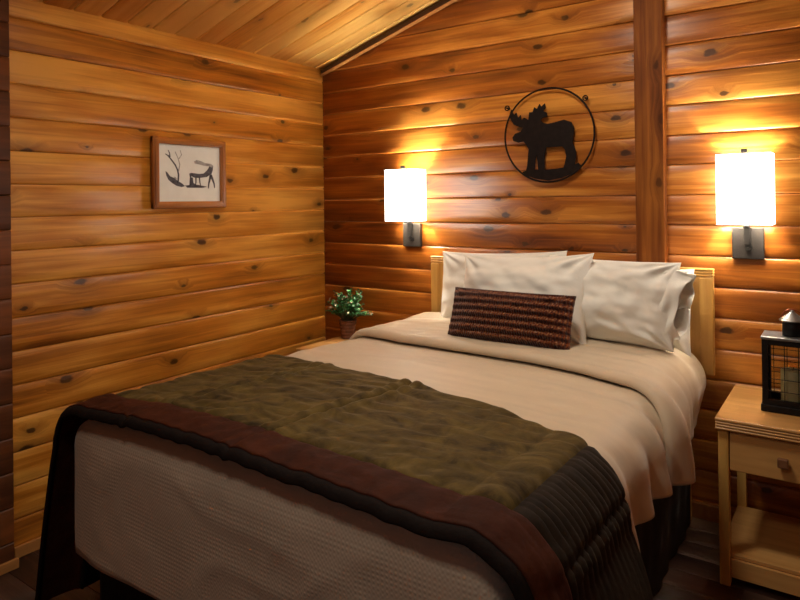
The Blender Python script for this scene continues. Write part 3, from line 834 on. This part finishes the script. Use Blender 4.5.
# ------------------------------------------------------------------ plant
px, py = 0.335, -0.17
plant = thing('potted_plant', 'small leafy green plant in a ribbed brown pot in the corner', 'plant', (px, py, 0.634))
bm = bmesh.new()
prof = [(0.036, 0.0), (0.040, 0.002)]
for i in range(24):
    t = i/23; prof.append((0.040+0.013*t+0.0022*math.sin(t*math.pi*10), 0.004+0.100*t))
prof += [(0.055, 0.106), (0.055, 0.112), (0.050, 0.112), (0.048, 0.100), (0.01, 0.098)]
lathe(bm, prof, n=32); from_bm('pot', bm, MAT['pot'], plant, True)
bm = bmesh.new(); lathe(bm, [(0.046, 0.094), (0.047, 0.101), (0.020, 0.107), (0.0, 0.106)], n=24); from_bm('soil', bm, MAT['soil'], plant)
rnd = random.Random(11)
bms = bmesh.new(); bml = bmesh.new(); tl = bml.verts.layers.float.new('tone')
def leaf(c, d, n_, ln, wd, tone):
    d = d.normalized(); sd = d.cross(n_).normalized(); nn = sd.cross(d)
    cs = [(0, 0, 0), (0.35, 0.5, 0.10), (0.7, 0.42, 0.05), (1.0, 0, -0.12), (0.7, -0.42, 0.05), (0.35, -0.5, 0.10)]
    vv = [bml.verts.new(c+d*ln*a+sd*wd*b_+nn*ln*e) for a, b_, e in cs]; m_ = bml.verts.new(c+d*ln*0.5-nn*ln*0.04)
    for v in vv+[m_]: v[tl] = tone
    for i in range(6): bml.faces.new((vv[i], vv[(i+1) % 6], m_))
for k in range(80):
    az = rnd.uniform(0, 2*math.pi); el = rnd.uniform(0.12, 1.35); R_ = rnd.uniform(0.085, 0.165)
    tip = Vector((math.cos(az)*math.cos(el)*R_, math.sin(az)*math.cos(el)*R_, 0.115+math.sin(el)*R_*1.15))
    if k == 0: tip = Vector((0.060, -0.03, 0.315))
    if k == 1: tip = Vector((0.125, -0.02, 0.255))
    if k == 2: tip = Vector((-0.09, -0.02, 0.285))
    base = Vector((rnd.uniform(-0.02, 0.02), rnd.uniform(-0.02, 0.02), 0.10)); mid = base.lerp(tip, 0.55)+Vector((0, 0, 0.015))
    tube(bms, [base, mid, tip], [0.0022, 0.0018, 0.001], 5)
    nl = 11
    for q in range(nl):
        t = 0.35+0.65*q/(nl-1); c = base.lerp(mid, t*2) if t < 0.5 else mid.lerp(tip, (t-0.5)*2)
        a2 = rnd.uniform(0, 2*math.pi); dd = Vector((math.cos(a2), math.sin(a2), rnd.uniform(-0.2, 0.9)))+(tip-base).normalized()*0.6
        tn = rnd.uniform(0.2, 0.80)
        if q >= nl-2 and rnd.random() < 0.16: tn = 0.97
        leaf(c, dd, Vector((rnd.uniform(-.4, .4), rnd.uniform(-.4, .4), 1)), rnd.uniform(0.016, 0.027), rnd.uniform(0.012, 0.018), tn)
from_bm('stems', bms, MAT['stem'], plant)
me = bpy.data.meshes.new('foliage'); bml.to_mesh(me); bml.free(); link('foliage', me, MAT['leaf'], plant)

# ------------------------------------------------------------------ wall sconces
def sconce(x, label):
    t = thing('wall_sconce', label, 'lamp', (x, 0, 1.19))
    bm = bmesh.new(); box(bm, (0, -0.013, 0.072), (0.124, 0.022, 0.138), 0.003); from_bm('wall_plate', bm, MAT['steel'], t)
    bm = bmesh.new(); box(bm, (0.0, -0.037, 0.105), (0.026, 0.026, 0.080), 0.003)
    box(bm, (0.0, -0.060, 0.150), (0.022, 0.060, 0.014), 0.002); box(bm, (0, -0.083, 0.165), (0.020, 0.020, 0.040), 0.002)
    tube(bm, [(0.0, -0.083, 0.180), (0.0, -0.083, 0.225)], 0.004, 8)
    # upright rod holding the finial bracket over the shade
    tube(bm, [(0.030, -0.083, 0.180), (0.030, -0.083, 0.455)], 0.0025, 6)
    tube(bm, [(0.030, -0.083, 0.455), (0.0, -0.083, 0.457)], 0.0025, 6)
    tube(bm, [(0.0, -0.083, 0.186), (0.030, -0.083, 0.186)], 0.0035, 6)
    tube(bm, [(-0.104, -0.083, 0.457), (0.104, -0.083, 0.457)], 0.0020, 6)
    from_bm('arm', bm, MAT['dark_steel'], t)
    bm = bmesh.new(); box(bm, (0, -0.105, 0.469), (0.024, 0.020, 0.024), 0.003); tube(bm, [(0, -0.083, 0.460), (0, -0.105, 0.462)], 0.003, 6); from_bm('finial', bm, MAT['dark_steel'], t)
    bm = bmesh.new(); vs = []
    tube(bm, [(0.004, -0.022, 0.050), (0.004, -0.038, 0.050)], 0.015, 18); tube(bm, [(0.004, -0.038, 0.050), (0.004, -0.052, 0.050)], 0.007, 12)
    from_bm('switch_knob', bm, MAT['dark_steel'], t, False)
    # shade: open topped rectangular drum of linen
    w2, y0, y1, z0, z1 = 0.105, -0.017, -0.147, 0.157, 0.458
    bm = bmesh.new()
    pts = []
    rc = 0.006
    for (cx_, cy_, a0) in ((w2-rc, y0-rc, 0), (-w2+rc, y0-rc, 90), (-w2+rc, y1+rc, 180), (w2-rc, y1+rc, 270)):
        for q in range(4):
            a = math.radians(a0+q*30); pts.append((cx_+rc*math.cos(a), cy_+rc*math.sin(a)))
    lo = [bm.verts.new((a, b_, z0)) for a, b_ in pts]; hi = [bm.verts.new((a, b_, z1)) for a, b_ in pts]
    for i in range(len(pts)): j = (i+1) % len(pts); bm.faces.new((lo[i], lo[j], hi[j], hi[i]))
    sh = from_bm('lamp_shade', bm, MAT['shade'], t)
    md = sh.modifiers.new('thickness', 'SOLIDIFY'); md.thickness = 0.003
    bm = bmesh.new(); bmesh.ops.create_uvsphere(bm, u_segments=16, v_segments=10, radius=0.022)
    bmesh.ops.translate(bm, vec=(0, -0.083, 0.265), verts=bm.verts)
    lathe(bm, [(0.010, 0.222), (0.012, 0.250)], (0, -0.083, 0), 12)
    from_bm('bulb', bm, MAT['bulb'], t, True)
    l = bpy.data.lights.new('bulb_light', 'POINT'); l.energy = 19; l.color = (1.0, 0.93, 0.80); l.shadow_soft_size = 0.012
    lo_ = bpy.data.objects.new('bulb_light', l); COL.objects.link(lo_); lo_.parent = t; lo_.location = (0, -0.083, 0.318)
    return t
sconce(0.712, 'lit wall lamp with white shade between the corner and the headboard')
sconce(2.487, 'lit wall lamp with white shade above the right nightstand')

# ------------------------------------------------------------------ moose disc
mz = thing('metal_wall_art', 'round dark metal moose silhouette in a ring on the back wall', 'wall art', (1.577, -0.030, 1.797))
bm = bmesh.new(); RR = 0.243
tube(bm, [(RR*math.cos(2*math.pi*i/64), 0, RR*math.sin(2*math.pi*i/64)) for i in range(64)], 0.0050, 8, True)
from_bm('ring', bm, MAT['moose'], mz, True)
# silhouette traced on a 100-unit square: x right, y up, ring radius 50
moose = [(-22, 18), (-27, 21), (-30, 18), (-31, 24), (-34, 21), (-36, 27), (-39, 25), (-42, 31), (-44, 26), (-43, 20), (-39, 14), (-33, 11), (-28, 10), (-31, 6), (-38, 4), (-41, 0), (-40, -4), (-34, -6), (-28, -5), (-25, -9), (-22, -14),
         (-23, -22), (-24, -32), (-26, -39), (-16, -40), (-15, -30), (-13, -20), (-12, -30), (-11, -40), (-4, -41), (-4, -32), (-4, -22), (-2, -13), (8, -13), (16, -13), (19, -17), (20, -24), (18, -32), (15, -40), (24, -40), (28, -36), (30, -28), (31, -20), (27, -10), (28, -2), (29, 5), (26, 12), (18, 15), (8, 13), (0, 12), (-6, 14), (-8, 17),
         (-5, 19), (0, 20), (-1, 24), (-5, 26), (-2, 29), (-3, 34), (-7, 31), (-9, 34), (-12, 29), (-15, 31), (-17, 26), (-21, 26)]
k_ = RR/50
bm = bmesh.new(); prism(bm, moose, lambda a, b_: Vector((a*k_, -0.003, b_*k_)), (0, 0.006, 0))
bm.normal_update(); bmesh.ops.triangulate(bm, faces=[f for f in bm.faces if len(f.verts) > 4])
from_bm('moose_silhouette', bm, MAT['moose'], mz)
ground = [(-30, -38), (-20, -36), (-5, -37), (10, -36), (25, -34), (33, -31), (36, -34), (28, -41), (15, -46), (0, -48.5), (-15, -46), (-26, -42)]
bm = bmesh.new(); prism(bm, ground, lambda a, b_: Vector((a*k_, -0.0028, b_*k_)), (0, 0.0055, 0)); from_bm('ground_strip', bm, MAT['moose'], mz)
for x, z in ((-0.229, 0.160), (0.199, 0.172)):
    bm = bmesh.new(); cc = (x, 0.004, z)
    tube(bm, [(x+0.012*math.cos(a*math.pi/8), 0.0, z+0.012*math.sin(a*math.pi/8)) for a in range(16)], 0.0035, 6, True)
    tube(bm, [(x, -0.004, z), (x, 0.030, z)], 0.005, 8)
    from_bm('mounting_eye', bm, MAT['moose'], mz)

# ------------------------------------------------------------------ framed caribou print on the left wall
fr = thing('framed_picture', 'framed caribou sketch in a reddish wooden frame on the left wall', 'picture', (0.0, -1.062, 1.622))
FW, FH, RW = 0.455, 0.365, 0.036
def fbar(name, c, s, m):
    bm = bmesh.new(); box(bm, c, s, 0.006, 3); box(bm, (c[0]+s[0]*0.5, c[1], c[2]), (0.006, s[1]-0.020 if s[1] < s[2] else s[1]-0.030, s[2]-0.020 if s[2] < s[1] else s[2]-0.030), 0.002)
    from_bm(name, bm, m, fr)
fbar('frame_rail', (0.017, 0, FH/2-RW/2), (0.026, FW, RW), MAT['frame_h']); fbar('frame_rail', (0.017, 0, -FH/2+RW/2), (0.026, FW, RW), MAT['frame_h'])
fbar('frame_stile', (0.017, FW/2-RW/2, 0), (0.0262, RW, FH), MAT['frame']); fbar('frame_stile', (0.017, -FW/2+RW/2, 0), (0.0262, RW, FH), MAT['frame'])
bm = bmesh.new(); box(bm, (0.012, 0, 0), (0.006, FW-0.05, FH-0.05), 0); pr_ = from_bm('print', bm, MAT['paper'], fr)
# ink drawing: a grazing caribou (units: mm from picture centre; a to the right as seen)
def ink(polys, name, mt, x0):
    bm = bmesh.new()
    for p_ in polys: prism(bm, p_, lambda a, b_: Vector((x0, a/1000.0*1.38-0.006, b_/1000.0*1.42+0.022)), (0.0006, 0, 0))
    bm.normal_update(); bmesh.ops.triangulate(bm, faces=[f for f in bm.faces if len(f.verts) > 4])
    o = from_bm(name, bm, mt, pr_); return o
def stroke(pts, w0, w1=None):
    w1 = w0 if w1 is None else w1; out = []; n = len(pts); Lp = []; Rp = []
    for i, (a, b_) in enumerate(pts):
        p0 = pts[max(0, i-1)]; p1 = pts[min(n-1, i+1)]; dx, dy = p1[0]-p0[0], p1[1]-p0[1]; l_ = math.hypot(dx, dy) or 1
        w_ = (w0+(w1-w0)*i/(n-1))/2; Lp.append((a-dy/l_*w_, b_+dx/l_*w_)); Rp.append((a+dy/l_*w_, b_-dx/l_*w_))
    return Lp+Rp[::-1]
body = [(2, -28), (8, -25), (22, -30), (40, -31), (62, -29), (82, -26), (92, -20), (104, -14), (110, 0), (112, 16), (104, 22), (94, 14), (84, 0), (66, -14), (44, -16), (22, -14), (8, -13), (0, -16)]
back = [(22, 30), (34, 36), (52, 33), (74, 26), (98, 24), (110, 20), (108, 10), (92, 14), (66, 16), (44, 20), (26, 22)]
head = [(-104, -10), (-96, -14), (-84, -28), (-66, -34), (-52, -44), (-34, -52), (-20, -62), (-34, -66), (-56, -62), (-76, -52), (-92, -40), (-100, -26)]
grass = [(-20, -60), (0, -58), (6, -46), (8, -30), (16, -30), (18, -50), (30, -56), (60, -60), (84, -64), (60, -68), (20, -68), (-10, -68)]
legs = [stroke([(100, -16), (96, -34), (90, -52), (88, -70)], 11, 5), stroke([(100, -18), (110, -38), (116, -52), (118, -68)], 11, 5),
        stroke([(30, -28), (30, -48), (26, -64)], 6, 4), stroke([(46, -28), (48, -46), (52, -64)], 6, 4), stroke([(6, -26), (4, -46), (2, -66)], 7, 5)]
antl = [stroke([(-50, -46), (-48, -22), (-52, -4), (-62, 14), (-80, 34), (-94, 48)], 7, 5), stroke([(-88, 44), (-104, 52)], 5, 3), stroke([(-84, 42), (-86, 56), (-92, 66)], 5, 3),
        stroke([(-48, -10), (-42, 16), (-50, 40), (-62, 62)], 4, 3), stroke([(-46, 36), (-34, 52), (-40, 68)], 3, 2.5), stroke([(-66, -30), (-56, -38)], 5, 3)]
ink([[(a, b_) for a, b_ in p_] for p_ in (body, head, grass)]+legs, 'caribou_drawing', MAT['ink'], 0.0152)
ink(antl[:3], 'antler_drawing', MAT['ink'], 0.0153)
ink([back], 'back_drawing', MAT['ink_pale'], 0.0154)
ink(antl[3:], 'antler_drawing', MAT['ink_pale'], 0.0154)
